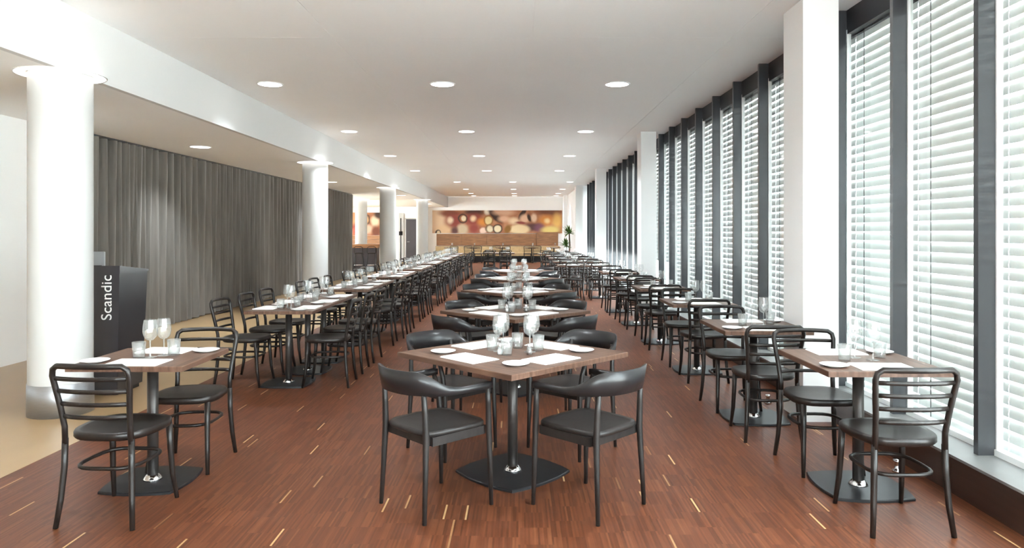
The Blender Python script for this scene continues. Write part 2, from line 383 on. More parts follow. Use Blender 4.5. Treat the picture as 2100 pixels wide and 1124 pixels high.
for bi, (y0, y1, nm) in enumerate(bays):
    w = bpy.data.objects.new('window_%d' % (bi+1), None); COL.objects.link(w)
    tag(w, 'floor-to-ceiling window band with dark fins, %s bay' % nm, 'window', None, 'structure')
    obj('head_panel', MB().box(XG-0.02, XG+0.05, y0, y1, 3.095, ZC).mesh('head_panel', 'header_dark'), w)
    obj('kick_board', MB().box(XK, XK+0.02, y0, y1, 0, 0.20).mesh('kick_board', 'kick_brown'), w)
    obj('window_sill', MB().box(XK, XG+0.12, y0, y1, 0.20, 0.215).mesh('window_sill', 'sill_grey'), w)
    obj('bottom_rail', MB().box(XG-0.03, XG+0.02, y0, y1, 0.215, 0.25).mesh('bottom_rail', 'trim_white'), w)
    fy = [FIN0+PER*n for n in range(-14, 30) if y0-0.01 < FIN0+PER*n < y1-0.02]
    for y in fy: obj('mullion', fin_me, w, (0, y, 0))
    edges = ([y0] if bi == 0 else []) + fy + [y1]
    for i, (a, b) in enumerate(zip(edges, edges[1:])):
        a2 = a+0.02; b2 = b-0.02
        obj('pane', MB().box(XG-0.002, XG+0.002, a2, b2-0.012, 0.25, 3.10).mesh('pane', 'window_glass'), w)
        obj('frame_strip', frame_me, w, (0, b2-0.012, 0)); 
        if bi == 0 or b < 3.2: continue  # unseen panes left without blinds to brighten the ceiling
        # one blind per pane
        key = round(b-a, 3)
        bl = bpy.data.objects.new('venetian_blind', None); COL.objects.link(bl); bl.location = (XBL, (a+b)/2, 0.2)
        k = sum(1 for e in edges[:-1] if 2.9 <= e <= a) if bi == 1 else i+1
        tag(bl, 'closed white venetian blind, pane %s of the %s window bay' % ({1:'one',2:'two',3:'three',4:'four',5:'five',6:'six',7:'seven',8:'eight'}.get(max(1, k), 'nine'), nm), 'blind', 'venetian blinds outside the windows')
        hw = (b-a)/2-0.001
        if key not in slat_cache:
            slat_cache[key] = (slat_mesh(-hw, hw, [0], 'slat'), None,
                               MB().box(-0.03, 0.03, -hw, hw, 3.085, 3.20).mesh('head_rail', 'header_dark'),
                               MB().box(-0.008, 0.012, -hw, hw, 0.212, 0.232).mesh('bottom_rail', 'trim_white'),
                               MB().box(-0.046, -0.044, -0.004, 0.004, 0.23, 3.12).mesh('ladder_cord', 'mullion_grey'))
        s1, sall, hr, br, lc = slat_cache[key]
        obj('head_rail', hr, bl, (0, 0, -0.2)); obj('bottom_rail', br, bl, (0, 0, -0.2 if bi <= 2 else -0.2+PITCH*NLOW))
        if bi > 2:
            for z in ZS[NLOW:]: obj('slat', s1, bl, (0, 0, z-0.2))
            bl['label'] = bl['label'].replace('closed white', 'partly raised white'); continue
        for dy in (-0.24, 0.24): obj('ladder_cord', lc, bl, (0, dy, -0.2))
        for z in ZS: obj('slat', s1, bl, (0, 0, z-0.2))

# rear and lobby walls out of view, and glazing added behind and past the bar for daylight
def glazed(n, label, horiz, c, p0, p1, step, zt):
    w = bpy.data.objects.new('window_%d' % n, None); COL.objects.link(w); tag(w, label, 'window', None, 'structure')
    k = max(1, round((p1-p0)/step))
    for i in range(k+1):
        q = p0+(p1-p0)*i/k
        mb = MB().box(q-0.04, q+0.04, c-0.06, c, 0, zt) if horiz else MB().box(c-0.06, c, q-0.04, q+0.04, 0, zt)
        obj('mullion', mb.mesh('mullion', 'mullion_grey'), w)
        if i < k:
            q2 = p0+(p1-p0)*(i+1)/k
            mb = MB().box(q+0.04, q2-0.04, c-0.035, c-0.03, 0, zt) if horiz else MB().box(c-0.035, c-0.03, q+0.04, q2-0.04, 0, zt)
            obj('pane', mb.mesh('pane', 'window_glass'), w)
glazed(6, 'glazed front added behind the viewpoint for daylight', True, YR, -2.1, XP, 2.1, ZC)
struct('wall_rear', MB().box(-10.6, -2.14, YR-0.15, YR, 0, ZC).mesh('wall_rear', 'paint_white'), 'plain white lobby wall behind the viewpoint', cat='wall')
struct('wall_lobby', MB().box(-10.6, -10.5, YR, 6.75, 0, ZL).mesh('wall_lobby', 'paint_white'), 'white lobby wall out of view past the columns', cat='wall')
glazed(7, 'glazed strip added out of view past the bar counter for daylight', False, -10.5, 26.0, 32.0, 2.0, ZL)
struct('wall_bar', MB().box(-10.6, -10.5, 23.5, 25.96, 0, ZL).box(-10.6, -10.5, 32.04, YE, 0, ZL).mesh('wall_bar', 'paint_white'), 'white wall out of view past the bar counter', cat='wall')

# ------------------------------------------------------------------ columns
CY = [5.75, 12.95, 20.15, 27.35]; CX = -3.745
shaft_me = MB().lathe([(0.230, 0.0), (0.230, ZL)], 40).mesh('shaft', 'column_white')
collar_me = MB().lathe([(0.231, 0.0), (0.236, 0.0), (0.236, 0.255), (0.231, 0.258)], 40).mesh('collar', 'brushed_steel')
ringtrim_me = MB().lathe([(0.245, -0.004), (0.320, -0.004)], 40, False).mesh('glow_ring', 'ring_glow')
ringlip_me = MB().lathe([(0.320, 0.0), (0.320, -0.006), (0.330, -0.006), (0.332, 0.0)], 40).mesh('ring_lip', 'trim_white')
def column(x, y, label, n):
    c = bpy.data.objects.new('column', None); COL.objects.link(c); c.location = (x, y, 0)
    tag(c, label, 'column', None, 'structure')
    obj('shaft', shaft_me, c); obj('collar', collar_me, c)
    build('column_ring_light', [('glow_ring', ringtrim_me), ('ring_lip', ringlip_me)], (x, y, ZL), 0,
          'glowing light ring in the low ceiling around the %s white column' % n, 'ceiling light', 'ring lights around the columns')
for i, y in enumerate(CY):
    column(CX, y, 'round white column, %s from the front in the column row' % ORD[i], ORD[i])
column(-6.12, 27.35, 'round white column standing behind the wooden bar counter', 'bar-side')

# ------------------------------------------------------------------ downlights
disc_me = MB().lathe([(0.0, -0.006), (0.14, -0.006)], 28, False).mesh('diffuser', 'lamp_glow')
trim_me = MB().lathe([(0.14, 0.0), (0.14, -0.008), (0.158, -0.008), (0.160, 0.0)], 28).mesh('trim_ring', 'trim_white')
def downlight(x, y, z, power, label, group, ang=118, sc=1.0):
    r = build('ceiling_light', [('diffuser', disc_me), ('trim_ring', trim_me)], (x, y, z), 0, label, 'ceiling light', group)
    r.scale = (sc, sc, 1)
    ld = bpy.data.lights.new('downlight_beam', 'SPOT'); ld.energy = power; ld.color = (0.86, 0.945, 1.0)
    ld.spot_size = math.radians(ang); ld.spot_blend = 1.0; ld.shadow_soft_size = 0.10
    lo = bpy.data.objects.new('downlight_beam', ld); COL.objects.link(lo); lo.parent = r; lo.location = (0, 0, -0.02)
SIDE = ['curtain-side', 'middle', 'window-side']
for i in range(-1, 4):
    y = 8.60+4.02*i
    for j, x in enumerate((-3.04, -0.93, 1.21)):
        nm = 'row out of view overhead' if i < 0 else '%s row from the front' % ORD[i]
        downlight(x, y, ZC, SPOT_W*(0.5 if i < 1 else 1.5), 'round recessed downlight in the main ceiling, %s, %s' % (nm, SIDE[j]), 'main ceiling downlights')
for i, y in enumerate((25.2, 29.4, 32.6, 34.6)):
    for j, x in enumerate((-2.2, -0.2, 1.85)):
        downlight(x, y, ZC, SPOT_W*0.8, 'small round downlight beyond the ceiling joint, %s row, %s' % (ORD[i], SIDE[j]), 'far main ceiling downlights', sc=0.85)
for i, y in enumerate((10.55, 17.9, 24.3, 31.5)):
    downlight(-4.78 if i < 2 else -4.05, y, ZL, SPOT_W*0.8, 'round recessed downlight in the low ceiling, %s from the front' % ORD[i], 'low ceiling downlights')
for i, y in enumerate((26.5, 31.5)):
    downlight(-7.6, y, ZL, SPOT_W*0.8, 'round downlight over the bar counter side, %s from the front' % ORD[i], 'bar side downlights')

# ------------------------------------------------------------------ curtain
def curtain_mesh(y0, y1):
    mb = MB(); n = int((y1-y0)/0.022); zs = [0.015, 0.4, 1.0, 1.7, 2.3, ZL-0.03]
    ph = 0; vs = []
    col = []
    for i in range(n+1):
        y = y0+(y1-y0)*i/n
        ph += 2*PI*0.022/(0.20+0.06*math.sin(y*1.7)+0.05*math.sin(y*4.1+1))
        col.append((y, ph))
    for zi, z in enumerate(zs):
        t = z/ZL
        for (y, p_) in col:
            amp = 0.066+0.024*math.sin(y*2.3+zi*0.15)*(1-t*0.5)
            vs.append((XW+0.075+amp*math.sin(p_)+0.012*math.sin(p_*0.5+z*1.3), y+0.012*math.sin(p_*2+z), z))
    k = n+1
    fs = [(a*k+i, a*k+i+1, (a+1)*k+i+1, (a+1)*k+i) for a in range(len(zs)-1) for i in range(n)]
    mb.add(vs, fs, True); return mb.mesh('drape', 'curtain_cloth')
build('curtain', [('drape', curtain_mesh(8.5, 23.45)), ('curtain_track', MB().box(XW+0.05, XW+0.10, 8.5, 23.45, ZL-0.03, ZL).mesh('curtain_track', 'mullion_grey'))],
      (0, 0, 0), 0, 'long pleated grey-brown curtain hanging from the low ceiling to the floor', 'curtain')

# ------------------------------------------------------------------ furniture parts
def sup(hx, hy, e=3.2, n=28, cy0=0.0, taper=0.0):
    out = []
    for i in range(n):
        a = 2*PI*i/n; c, s_ = math.cos(a), math.sin(a)
        x = hx*math.copysign(abs(c)**(2/e), c); y = hy*math.copysign(abs(s_)**(2/e), s_)
        out.append((x*(1+taper*y/hy), y+cy0))
    return out
def seat_mesh(outline, z0, z1, dish, name, mat):
    mb = MB(); n = len(outline); cx = 0; cy0 = sum(p[1] for p in outline)/n
    rings = []
    for (k, z) in ((0.955, z0), (1.0, z0+0.010), (1.0, z1-0.008), (0.975, z1), (0.86, z1-0.002), (0.55, z1-dish), (0.2, z1-dish*1.2)):
        rings.append([(x*k, cy0+(y-cy0)*k, z) for x, y in outline])
    vs = [v for r in rings for v in r]
    fs = [(a*n+i, a*n+(i+1) % n, (a+1)*n+(i+1) % n, (a+1)*n+i) for a in range(len(rings)-1) for i in range(n)]
    fs += [tuple(range(n-1, -1, -1)), tuple((len(rings)-1)*n+i for i in range(n))]
    mb.add(vs, fs, True); return mb.mesh(name, mat)

# bentwood ladder-back chair, facing +Y
seat_me = seat_mesh(sup(0.205, 0.205, 3.0, 28, 0.012, 0.06), 0.425, 0.465, 0.010, 'seat', 'dark_stain')
def post(s): return [(s*0.172, -0.188, 0.40), (s*0.170, -0.195, 0.50), (s*0.178, -0.213, 0.60), (s*0.190, -0.232, 0.70), (s*0.197, -0.246, 0.765), (s*0.190, -0.252, 0.797), (s*0.165, -0.258, 0.815)]
lp, rp_ = post(-1), post(1)
top = [(x, -0.258-0.030*(1-(x/0.165)**2), 0.815+0.003*(1-(x/0.165)**2)) for x in (-0.11, -0.055, 0, 0.055, 0.11)]
bf_path = lp+top+rp_[::-1]
nbf = len(bf_path)
bf_me = MB().tube(bf_path, 0.0145, 8, up=(0, 1, 0.2)).mesh('back_frame', 'dark_stain')
def leg_me(pts, r): return MB().tube(pts, r, 8).mesh('leg', 'dark_stain')
legs_me = []
for s in (-1, 1):
    legs_me.append(leg_me([(s*0.172, -0.188, 0.44), (s*0.175, -0.190, 0.30), (s*0.184, -0.203, 0.14), (s*0.198, -0.222, 0.0)], [0.0155, 0.0155, 0.0145, 0.0125]))
    legs_me.append(leg_me([(s*0.163, 0.165, 0.43), (s*0.165, 0.175, 0.30), (s*0.170, 0.186, 0.15), (s*0.181, 0.212, 0.0)], [0.018, 0.0165, 0.0145, 0.0115]))
slats_me = []
for z, hw, y in ((0.752, 0.195, -0.243), (0.688, 0.188, -0.230), (0.622, 0.180, -0.217), (0.556, 0.174, -0.205)):
    pts = [(hw*t, y-0.032*(1-t*t), z) for t in (-1, -0.66, -0.33, 0, 0.33, 0.66, 1)]
    slats_me.append(MB().tube(pts, 0.011, 8, flat=(0.62, 1.05)).mesh('slat', 'dark_stain'))
hoop = [(x, y, 0.285) for x, y in sup(0.158, 0.170, 3.4, 22, -0.006)]
hoop_me = MB().tube(hoop, 0.0105, 6, closed=True).mesh('stretcher', 'dark_stain')
CHAIR = [('seat', seat_me), ('back_frame', bf_me)] + [('leg', l) for l in legs_me] + [('slat', s) for s in slats_me] + [('stretcher', hoop_me)]
def chair(x, y, rz, label, group):
    return build('bentwood_chair', CHAIR, (x, y, 0), rz, label, 'chair', group)

# armchair with a bent steel band for back and arms, facing +Y
def band_mesh():
    mb = MB(); n = 40; vs = []; rows = 7
    for i in range(n+1):
        t = i/n*2-1; a = abs(t)                     # -1 .. 1 along the U, 0 = middle of the back
        if a < 0.55:
            ang = a/0.55*PI/2; x = 0.243*math.sin(ang)**0.9; y = -0.05-0.225*math.cos(ang)**0.8
        else:
            u = (a-0.55)/0.45; x = 0.243+0.006*math.sin(u*PI); y = -0.05+0.235*u
        x = math.copysign(x, t)
        k = 1-min(1, max(0, (a-0.22)/0.36)); k = k*k*(3-2*k)
        z0 = 0.640+0.006*k; h = 0.034+0.090*k; lean = 0.022*k
        d = Vector((x, y+0.05, 0)); d = d.normalized() if d.length > 1e-4 else Vector((0, -1, 0))
        if a > 0.55: d = Vector((math.copysign(1, t), 0, 0))
        th = 0.010+0.018*(1-k)
        for j, (o, hz) in enumerate(((0, 0), (th*0.5, 0.0), (th*0.6, 0.5), (th*0.5, 1.0), (0, 1.0), (-th*0.5, 1.0), (-th*0.6, 0.5), (-th*0.5, 0))):
            q = Vector((x, y, z0+h*hz))+d*(o+lean*hz); vs.append(q)
    r = 8
    fs = [(i*r+j, i*r+(j+1) % r, (i+1)*r+(j+1) % r, (i+1)*r+j) for i in range(n) for j in range(r)]
    fs += [tuple(range(r-1, -1, -1)), tuple(n*r+j for j in range(r))]
    mb.add(vs, fs, True); return mb.mesh('backrest_band', 'black_steel')
aseat_me = seat_mesh(sup(0.208, 0.210, 5.0, 28, 0.0, 0.05), 0.425, 0.455, 0.006, 'seat', 'black_ash')
arail_me = MB().box(-0.20, 0.20, 0.165, 0.185, 0.385, 0.43).box(-0.185, 0.185, -0.185, -0.165, 0.385, 0.43).box(-0.205, -0.185, -0.17, 0.17, 0.385, 0.43).box(0.185, 0.205, -0.17, 0.17, 0.385, 0.43).mesh('seat_rail', 'black_ash')
alegs = []
for s in (-1, 1):
    alegs.append(MB().tube([(s*0.200, -0.218, 0), (s*0.192, -0.206, 0.25), (s*0.186, -0.198, 0.43), (s*0.184, -0.203, 0.56), (s*0.178, -0.212, 0.70)], [0.0115, 0.015, 0.018, 0.016, 0.013], 8).mesh('leg', 'black_ash'))
    alegs.append(MB().tube([(s*0.224, 0.206, 0), (s*0.219, 0.200, 0.25), (s*0.217, 0.194, 0.43), (s*0.226, 0.183, 0.55), (s*0.241, 0.165, 0.645)], [0.0115, 0.015, 0.018, 0.016, 0.014], 8).mesh('leg', 'black_ash'))
ARM = [('seat', aseat_me), ('backrest_band', band_mesh()), ('seat_rail', arail_me)] + [('leg', l) for l in alegs]

# pedestal tables
def barrel(h, b, n=8):
    out = []
    for q in range(4):
        for i in range(n):
            t = i/n*2-1; x, y = h*t*(1-0.0), -(h-b) - b*(1-t*t)
            c, s_ = [(1,0),(0,1),(-1,0),(0,-1)][q]
            hx = (h-b)*t; out.append((hx*c - y*s_, hx*s_ + y*c))
    return out
def table_parts(hx, hy, hb):
    tp = [(-hx, -hy), (hx, -hy), (hx, hy), (-hx, hy)]
    top_ = MB().prism(tp, 0.708, 0.738, 0.004).mesh('tabletop', 'table_wood')
    base = MB().prism(barrel(hb, hb*0.13), 0.0, 0.016, 0.005).mesh('base_plate', 'base_steel')
    pole = MB().lathe([(0.0, 0.016), (0.031, 0.016), (0.031, 0.70), (0.0, 0.70)], 18).mesh('pole', 'pole_steel')
    coll = MB().lathe([(0.031, 0.045), (0.036, 0.043), (0.052, 0.022), (0.054, 0.016), (0.0, 0.016)], 20).mesh('collar', 'chrome')
    spider = MB().box(-0.18, 0.18, -0.025, 0.025, 0.69, 0.708).box(-0.025, 0.025, -0.18, 0.18, 0.69, 0.708).mesh('top_bracket', 'base_steel')
    return [('tabletop', top_), ('base_plate', base), ('pole', pole), ('collar', coll), ('top_bracket', spider)]
T_SQ = table_parts(0.32, 0.31, 0.235)
T_WIN = table_parts(0.33, 0.36, 0.245)
T_DIA = table_parts(0.50, 0.50, 0.285)
def wide_parts(w):
    tp = [(-w, -0.34), (w, -0.34), (w, 0.34), (-w, 0.34)]
    top_ = MB().prism(tp, 0.708, 0.738, 0.004).mesh('tabletop', 'table_wood')
    out = [('tabletop', top_)]
    b = T_SQ[1][1]; p_ = T_SQ[2][1]; c = T_SQ[3][1]
    for s in (-1, 1): out += [('base_plate', b, (s*w*0.55, 0, 0)), ('pole', p_, (s*w*0.55, 0, 0)), ('collar', c, (s*w*0.55, 0, 0))]
    return out
T_WIDE = wide_parts(0.62)
TH = 0.738

# tableware
bowl_me = MB().lathe([(0.004, 0.100), (0.018, 0.104), (0.034, 0.122), (0.041, 0.150), (0.039, 0.185), (0.033, 0.222)], 14).mesh('bowl', 'drink_glass')
stem_me = MB().lathe([(0.008, 0.004), (0.004, 0.020), (0.0035, 0.09), (0.006, 0.102)], 8).mesh('stem', 'drink_glass')
foot_me = MB().lathe([(0.0, 0.0), (0.036, 0.0), (0.036, 0.003), (0.008, 0.006)], 14).mesh('foot', 'drink_glass')
WINE = [('bowl', bowl_me), ('stem', stem_me), ('foot', foot_me)]
tumb_me = MB().lathe([(0.0, 0.0), (0.031, 0.0), (0.038, 0.095), (0.0355, 0.095), (0.029, 0.010), (0.0, 0.010)], 14).mesh('tumbler', 'drink_glass')
def napkin_mesh():
    mb = MB()
    mb.prism([(-0.150, -0.098), (0.150, -0.100), (0.149, 0.100), (-0.151, 0.099)], 0, 0.0035, 0.001)
    mb.prism([(-0.146, -0.094), (0.146, -0.098), (0.143, 0.092), (-0.147, 0.094)], 0.0035, 0.007, 0.0015)
    return mb.mesh('napkin', 'linen')
nap_me = napkin_mesh()
plate_me = MB().lathe([(0.0, 0.002), (0.042, 0.002), (0.044, 0.0), (0.048, 0.002), (0.076, 0.012), (0.078, 0.014), (0.074, 0.0145), (0.048, 0.007), (0.0, 0.006)], 22).mesh('side_plate', 'porcelain')
shk_me = MB().lathe([(0.0, 0.0), (0.017, 0.0), (0.018, 0.012), (0.013, 0.05), (0.0, 0.05)], 10).mesh('jar', 'drink_glass')
cap_me = MB().lathe([(0.0135, 0.05), (0.0135, 0.058), (0.008, 0.064), (0.0, 0.065)], 10).mesh('cap', 'chrome')
salt_me = MB().lathe([(0.0, 0.002), (0.015, 0.002), (0.0145, 0.03), (0.0, 0.03)], 10).mesh('filling', 'salt_white')
pepp_me = MB().lathe([(0.0, 0.002), (0.015, 0.002), (0.0145, 0.03), (0.0, 0.03)], 10).mesh('filling', 'pepper_dark')

def loc2(cx, cyy, rz, u, v):
    c, s_ = math.cos(rz), math.sin(rz); return cx+u*c-v*s_, cyy+u*s_+v*c
def wine(x, y, which, tbl, grp):
    build('wine_glass', WINE, (x, y, TH), 0, 'clear stemmed wine glass, %s on the %s' % (which, tbl), 'wine glass', 'wine glasses '+grp)
def tumbler(x, y, which, tbl, grp):
    o = obj('tumbler', tumb_me, None, (x, y, TH)); tag(o, 'clear straight water tumbler, %s on the %s' % (which, tbl), 'tumbler', 'tumblers '+grp)
def setting(cx, cyy, ang, which, tbl, grp, d=0.20, plat=0.235, off=0.02):
    """place setting for a diner sitting at angle ang from the table centre (direction they sit)"""
    rz = ang+PI/2                                    # local +v points from diner to the centre
    x, y = loc2(cx, cyy, rz, off, -d)
    o = obj('napkin', nap_me, None, (x, y, TH), (0, 0, rz+random.uniform(-0.05, 0.05)))
    tag(o, 'flat folded white napkin, %s of the %s' % (which, tbl), 'napkin', 'napkins '+grp)
    x, y = loc2(cx, cyy, rz, -plat, -d+0.02)
    o = obj('side_plate', plate_me, None, (x, y, TH))
    tag(o, 'small round white side plate, %s of the %s' % (which, tbl), 'plate', 'side plates '+grp)

def j(a): return random.uniform(-a, a)
# ------------------------------------------------------------------ window-side row
WY = [4.06, 5.57, 7.48, 9.43, 11.3, 13.1]
for i, y in enumerate(WY):
    x = (1.965, 1.865, 1.90, 1.90, 1.90, 1.865)[i]; g = 'on window-side tables'
    tn = '%s window-side table' % ORD[i]
    build('pedestal_table', T_WIN, (x, y, 0), 0, 'square walnut pedestal table, %s from the front beside the windows' % ORD[i], 'table', 'window-side tables')
    chair(x-0.055+j(0.02), y-0.44+j(0.02), j(0.03), 'dark bentwood ladder-back chair, back to the camera, at the %s' % tn, 'chairs at the window-side tables')
    chair(x-0.055+j(0.02), y+0.36+j(0.02), PI+j(0.04), 'dark bentwood ladder-back chair, facing the camera, at the %s' % tn, 'chairs at the window-side tables')
    setting(x, y, -PI/2, 'near side', tn, g, 0.235); setting(x, y, PI/2, 'far side', tn, g, 0.235)
    wine(x+0.00, y+0.045, 'farther one', tn, g); wine(x+0.07, y-0.03, 'nearer one', tn, g)
    tumbler(x-0.10, y-0.045, 'nearer one', tn, g); tumbler(x+0.15, y+0.05, 'farther one', tn, g)
WWY = [15.85, 18.0, 20.2, 22.4, 24.6]
for i, y in enumerate(WWY):
    x = 1.50 if i < 4 else 1.30; g = 'on wide window-side tables'
    tn = '%s wide table near the windows' % ORD[i]
    build('wide_pedestal_table', T_WIDE, (x, y, 0), 0, 'wide walnut table on two pedestals, %s of the far window side' % ORD[i], 'table', 'wide window-side tables')
    for s, nm in ((-1, 'aisle'), (1, 'window')):
        chair(x+s*0.29+j(0.02), y-0.42+j(0.03), j(0.04), 'dark bentwood chair, back to camera, %s half of the %s' % (nm, tn), 'chairs at the wide tables')
        chair(x+s*0.29+j(0.02), y+0.42+j(0.03), PI+j(0.04), 'dark bentwood chair, facing camera, %s half of the %s' % (nm, tn), 'chairs at the wide tables')
        setting(x+s*0.30, y, -PI/2, 'near %s place' % nm, tn, g, 0.22); setting(x+s*0.30, y, PI/2, 'far %s place' % nm, tn, g, 0.22)
        wine(x+s*0.30+0.03, y+0.05, 'far %s' % nm, tn, g); wine(x+s*0.30+0.09, y-0.05, 'near %s' % nm, tn, g)
        tumbler(x+s*0.30-0.07, y-0.04, 'near %s' % nm, tn, g); tumbler(x+s*0.30-0.02, y+0.06, 'far %s' % nm, tn, g)

# ------------------------------------------------------------------ curtain-side row
x, y = -2.16, 4.15; tn = 'lone table before the lectern'; g = 'on the curtain-side tables'
build('pedestal_table', T_SQ, (x, y, 0), 0, 'lone square walnut pedestal table in front of the lectern', 'table', 'curtain-side tables')
chair(-2.09, 3.70, -0.06, 'dark bentwood ladder-back chair, back to the camera, at the %s' % tn, 'chairs at the curtain-side tables')
chair(-2.08, 4.47, PI+0.05, 'dark bentwood ladder-back chair, facing the camera, at the %s' % tn, 'chairs at the curtain-side tables')
setting(x, y, -PI/2, 'near side', tn, g, 0.20); setting(x, y, PI/2, 'far side', tn, g, 0.20)
wine(x+0.05, y+0.03, 'farther one', tn, g); wine(x+0.00, y-0.03, 'nearer one', tn, g)
tumbler(x-0.055, y-0.05, 'nearer one', tn, g); tumbler(x+0.10, y+0.05, 'farther one', tn, g)
k = 0
for b in range(8):
    for q in range(3 if b < 7 else 2):
        y = 6.54+2.46*b+0.31+0.62*q; x = -2.24
        tn = '%s table of the curtain-side row' % ORD[k]
        build('pedestal_table', T_SQ, (x, y, 0), 0, 'square walnut pedestal table, %s in the long row by the curtain' % ORD[k], 'table', 'curtain-side tables')
        chair(x-0.39+j(0.025), y+j(0.02), -PI/2+j(0.05), 'dark bentwood chair on the curtain side of the %s' % tn, 'chairs at the curtain-side tables')
        chair(x+0.41+j(0.025), y+j(0.02), PI/2+j(0.05), 'dark bentwood chair on the aisle side of the %s' % tn, 'chairs at the curtain-side tables')
        setting(x, y, 0, 'aisle side', tn, g, 0.19, 0.22); setting(x, y, PI, 'curtain side', tn, g, 0.19, 0.22)
        wine(x-0.03, y+0.05, 'farther one', tn, g); wine(x+0.04, y-0.05, 'nearer one', tn, g)
        tumbler(x-0.05, y-0.09, 'nearer one', tn, g); tumbler(x+0.05, y+0.10, 'farther one', tn, g)
        k += 1

# ------------------------------------------------------------------ middle row of diagonal tables with armchairs
DY = [4.31, 6.60, 8.92, 11.28, 13.55]
for i, y in enumerate(DY):
    x = -0.035+0.007*i; g = 'on the diagonal tables'; tn = '%s diagonal table' % ORD[i]
    build('diagonal_pedestal_table', T_DIA, (x, y, 0), PI/4, 'large square walnut table set diagonally, %s from the front in the middle row' % ORD[i], 'table', 'diagonal tables')
    for (sx_, sy_, nm) in ((-1, -1, 'near curtain side'), (1, -1, 'near window side'), (-1, 1, 'far curtain side'), (1, 1, 'far window side')):
        ang = math.atan2(sy_, sx_)
        build('armchair', ARM, (x+sx_*0.415+j(0.01), y+sy_*0.485+j(0.01), 0), ang+PI/2+j(0.05),
              'black armchair with wraparound steel band back, %s of the %s' % (nm, tn), 'armchair', 'armchairs at the diagonal tables')
        setting(x, y, ang, nm, tn, g, 0.335, 0.285, -0.02)
    for (u, v, nm) in ((-0.085, 0.02, 'near curtain side'), (0.105, 0.0, 'near window side'), (-0.06, 0.13, 'far curtain side'), (0.13, 0.12, 'far window side')):
        wine(x+u, y+v, nm, tn, g)
    for (u, v, nm) in ((-0.13, 0.07, 'curtain-most'), (-0.035, -0.10, 'nearest'), (0.16, 0.06, 'window-most'), (0.03, 0.15, 'farthest')):
        tumbler(x+u, y+v, nm, tn, g)
    build('salt_shaker', [('jar', shk_me), ('filling', salt_me), ('cap', cap_me)], (x-0.075, y-0.09, TH), 0, 'small glass salt shaker on the %s' % tn, 'shaker', 'salt shakers')
    build('pepper_shaker', [('jar', shk_me), ('filling', pepp_me), ('cap', cap_me)], (x+0.10, y-0.09, TH), 0, 'small glass pepper shaker on the %s' % tn, 'shaker', 'pepper shakers')

# ------------------------------------------------------------------ far middle table and end-wall tables
x, y = -0.75, 25.3; g = 'on the far middle table'; tn = 'far middle table'
build('wide_pedestal_table', T_WIDE, (x, y, 0), 0, 'wide walnut table standing alone beyond the diagonal tables', 'table', 'wide window-side tables')
for s, nm in ((-1, 'curtain'), (1, 'window')):
    chair(x+s*0.29, y-0.44, j(0.05), 'dark bentwood chair, back to camera, %s half of the %s' % (nm, tn), 'chairs at the wide tables')
    chair(x+s*0.29, y+0.44, PI+j(0.05), 'dark bentwood chair, facing camera, %s half of the %s' % (nm, tn), 'chairs at the wide tables')
    setting(x+s*0.30, y, -PI/2, 'near %s place' % nm, tn, g, 0.22); setting(x+s*0.30, y, PI/2, 'far %s place' % nm, tn, g, 0.22)
    wine(x+s*0.30+0.03, y+0.05, 'far %s' % nm, tn, g); wine(x+s*0.30+0.09, y-0.05, 'near %s' % nm, tn, g)
    tumbler(x+s*0.30-0.07, y-0.04, 'near %s' % nm, tn, g); tumbler(x+s*0.30-0.02, y+0.06, 'far %s' % nm, tn, g)
for i, x in enumerate((-3.3, -2.2, -0.8, 0.66, 1.75)):
    y = 34.55; tn = '%s end-wall table' % ORD[i]; g = 'on the end-wall tables'
    build('pedestal_table', T_SQ, (x, y, 0), 0, 'small walnut table before the bench, %s from the column side' % ORD[i], 'table', 'end-wall tables')
    if i < 4:
        for s, nm in ((-1, 'column-side'), (1, 'window-side')):
            if i == 0 and s < 0: continue
            chair(x+s*0.24+j(0.03), y-0.62, j(0.05), 'dark bentwood chair, %s one of the pair at the %s' % (nm, tn) if i else 'dark bentwood chair alone at the %s' % tn, 'chairs at the end wall')
    wine(x+0.05, y-0.05, 'only one', tn, g); setting(x, y, -PI/2, 'near side', tn, g)

# ------------------------------------------------------------------ end wall: mural, plank panel, bench
mw = 1685/255
build('mural', [('print_panel', MB().box(0, mw, -0.03, 0, 0, 1.16).mesh('print_panel', 'mural_print_wide'))], (-4.38, YE-0.002, 1.44), 0,
      'wide warm-toned mural with dark rings and glowing discs on the end wall', 'mural')
pw = bpy.data.objects.new('plank_panel', None); COL.objects.link(pw); pw.location = (-4.16, YE-0.09, 0.80)
tag(pw, 'long brown wooden plank panel under the wide mural', 'wood panel', 'plank panels')
for (a, b, c, d) in ((0, 1.28, 0, 0.62), (1.29, 2.55, 0, 0.62), (2.56, 3.83, 0, 0.62), (3.84, 5.06, 0, 0.62), (5.08, 6.18, -0.01, 0.70)):
    for r_ in range(3):
        h = (d-c)/3; obj('plank', MB().box(a, b, -0.03, 0.03, c+h*r_, c+h*(r_+1)-0.008).mesh('plank', 'plank_brown'), pw)
obj('backing', MB().box(0, 6.18, 0.03, 0.085, 0, 0.60).mesh('backing', 'plank_brown'), pw)
build('bench', [('backrest', MB().box(0, 6.3, 0.55, 0.70, 0.42, 0.78).mesh('backrest', 'bench_beige')), ('seat', MB().prism([(0, 0), (6.3, 0), (6.3, 0.60), (0, 0.60)], 0.30, 0.45, 0.02).mesh('seat', 'bench_beige')),
                ('plinth', MB().box(0.05, 6.25, 0.08, 0.65, 0, 0.30).mesh('plinth', 'base_steel'))], (-4.2, YE-0.72, 0), 0, 'long beige bench along the end wall under the planks', 'bench')
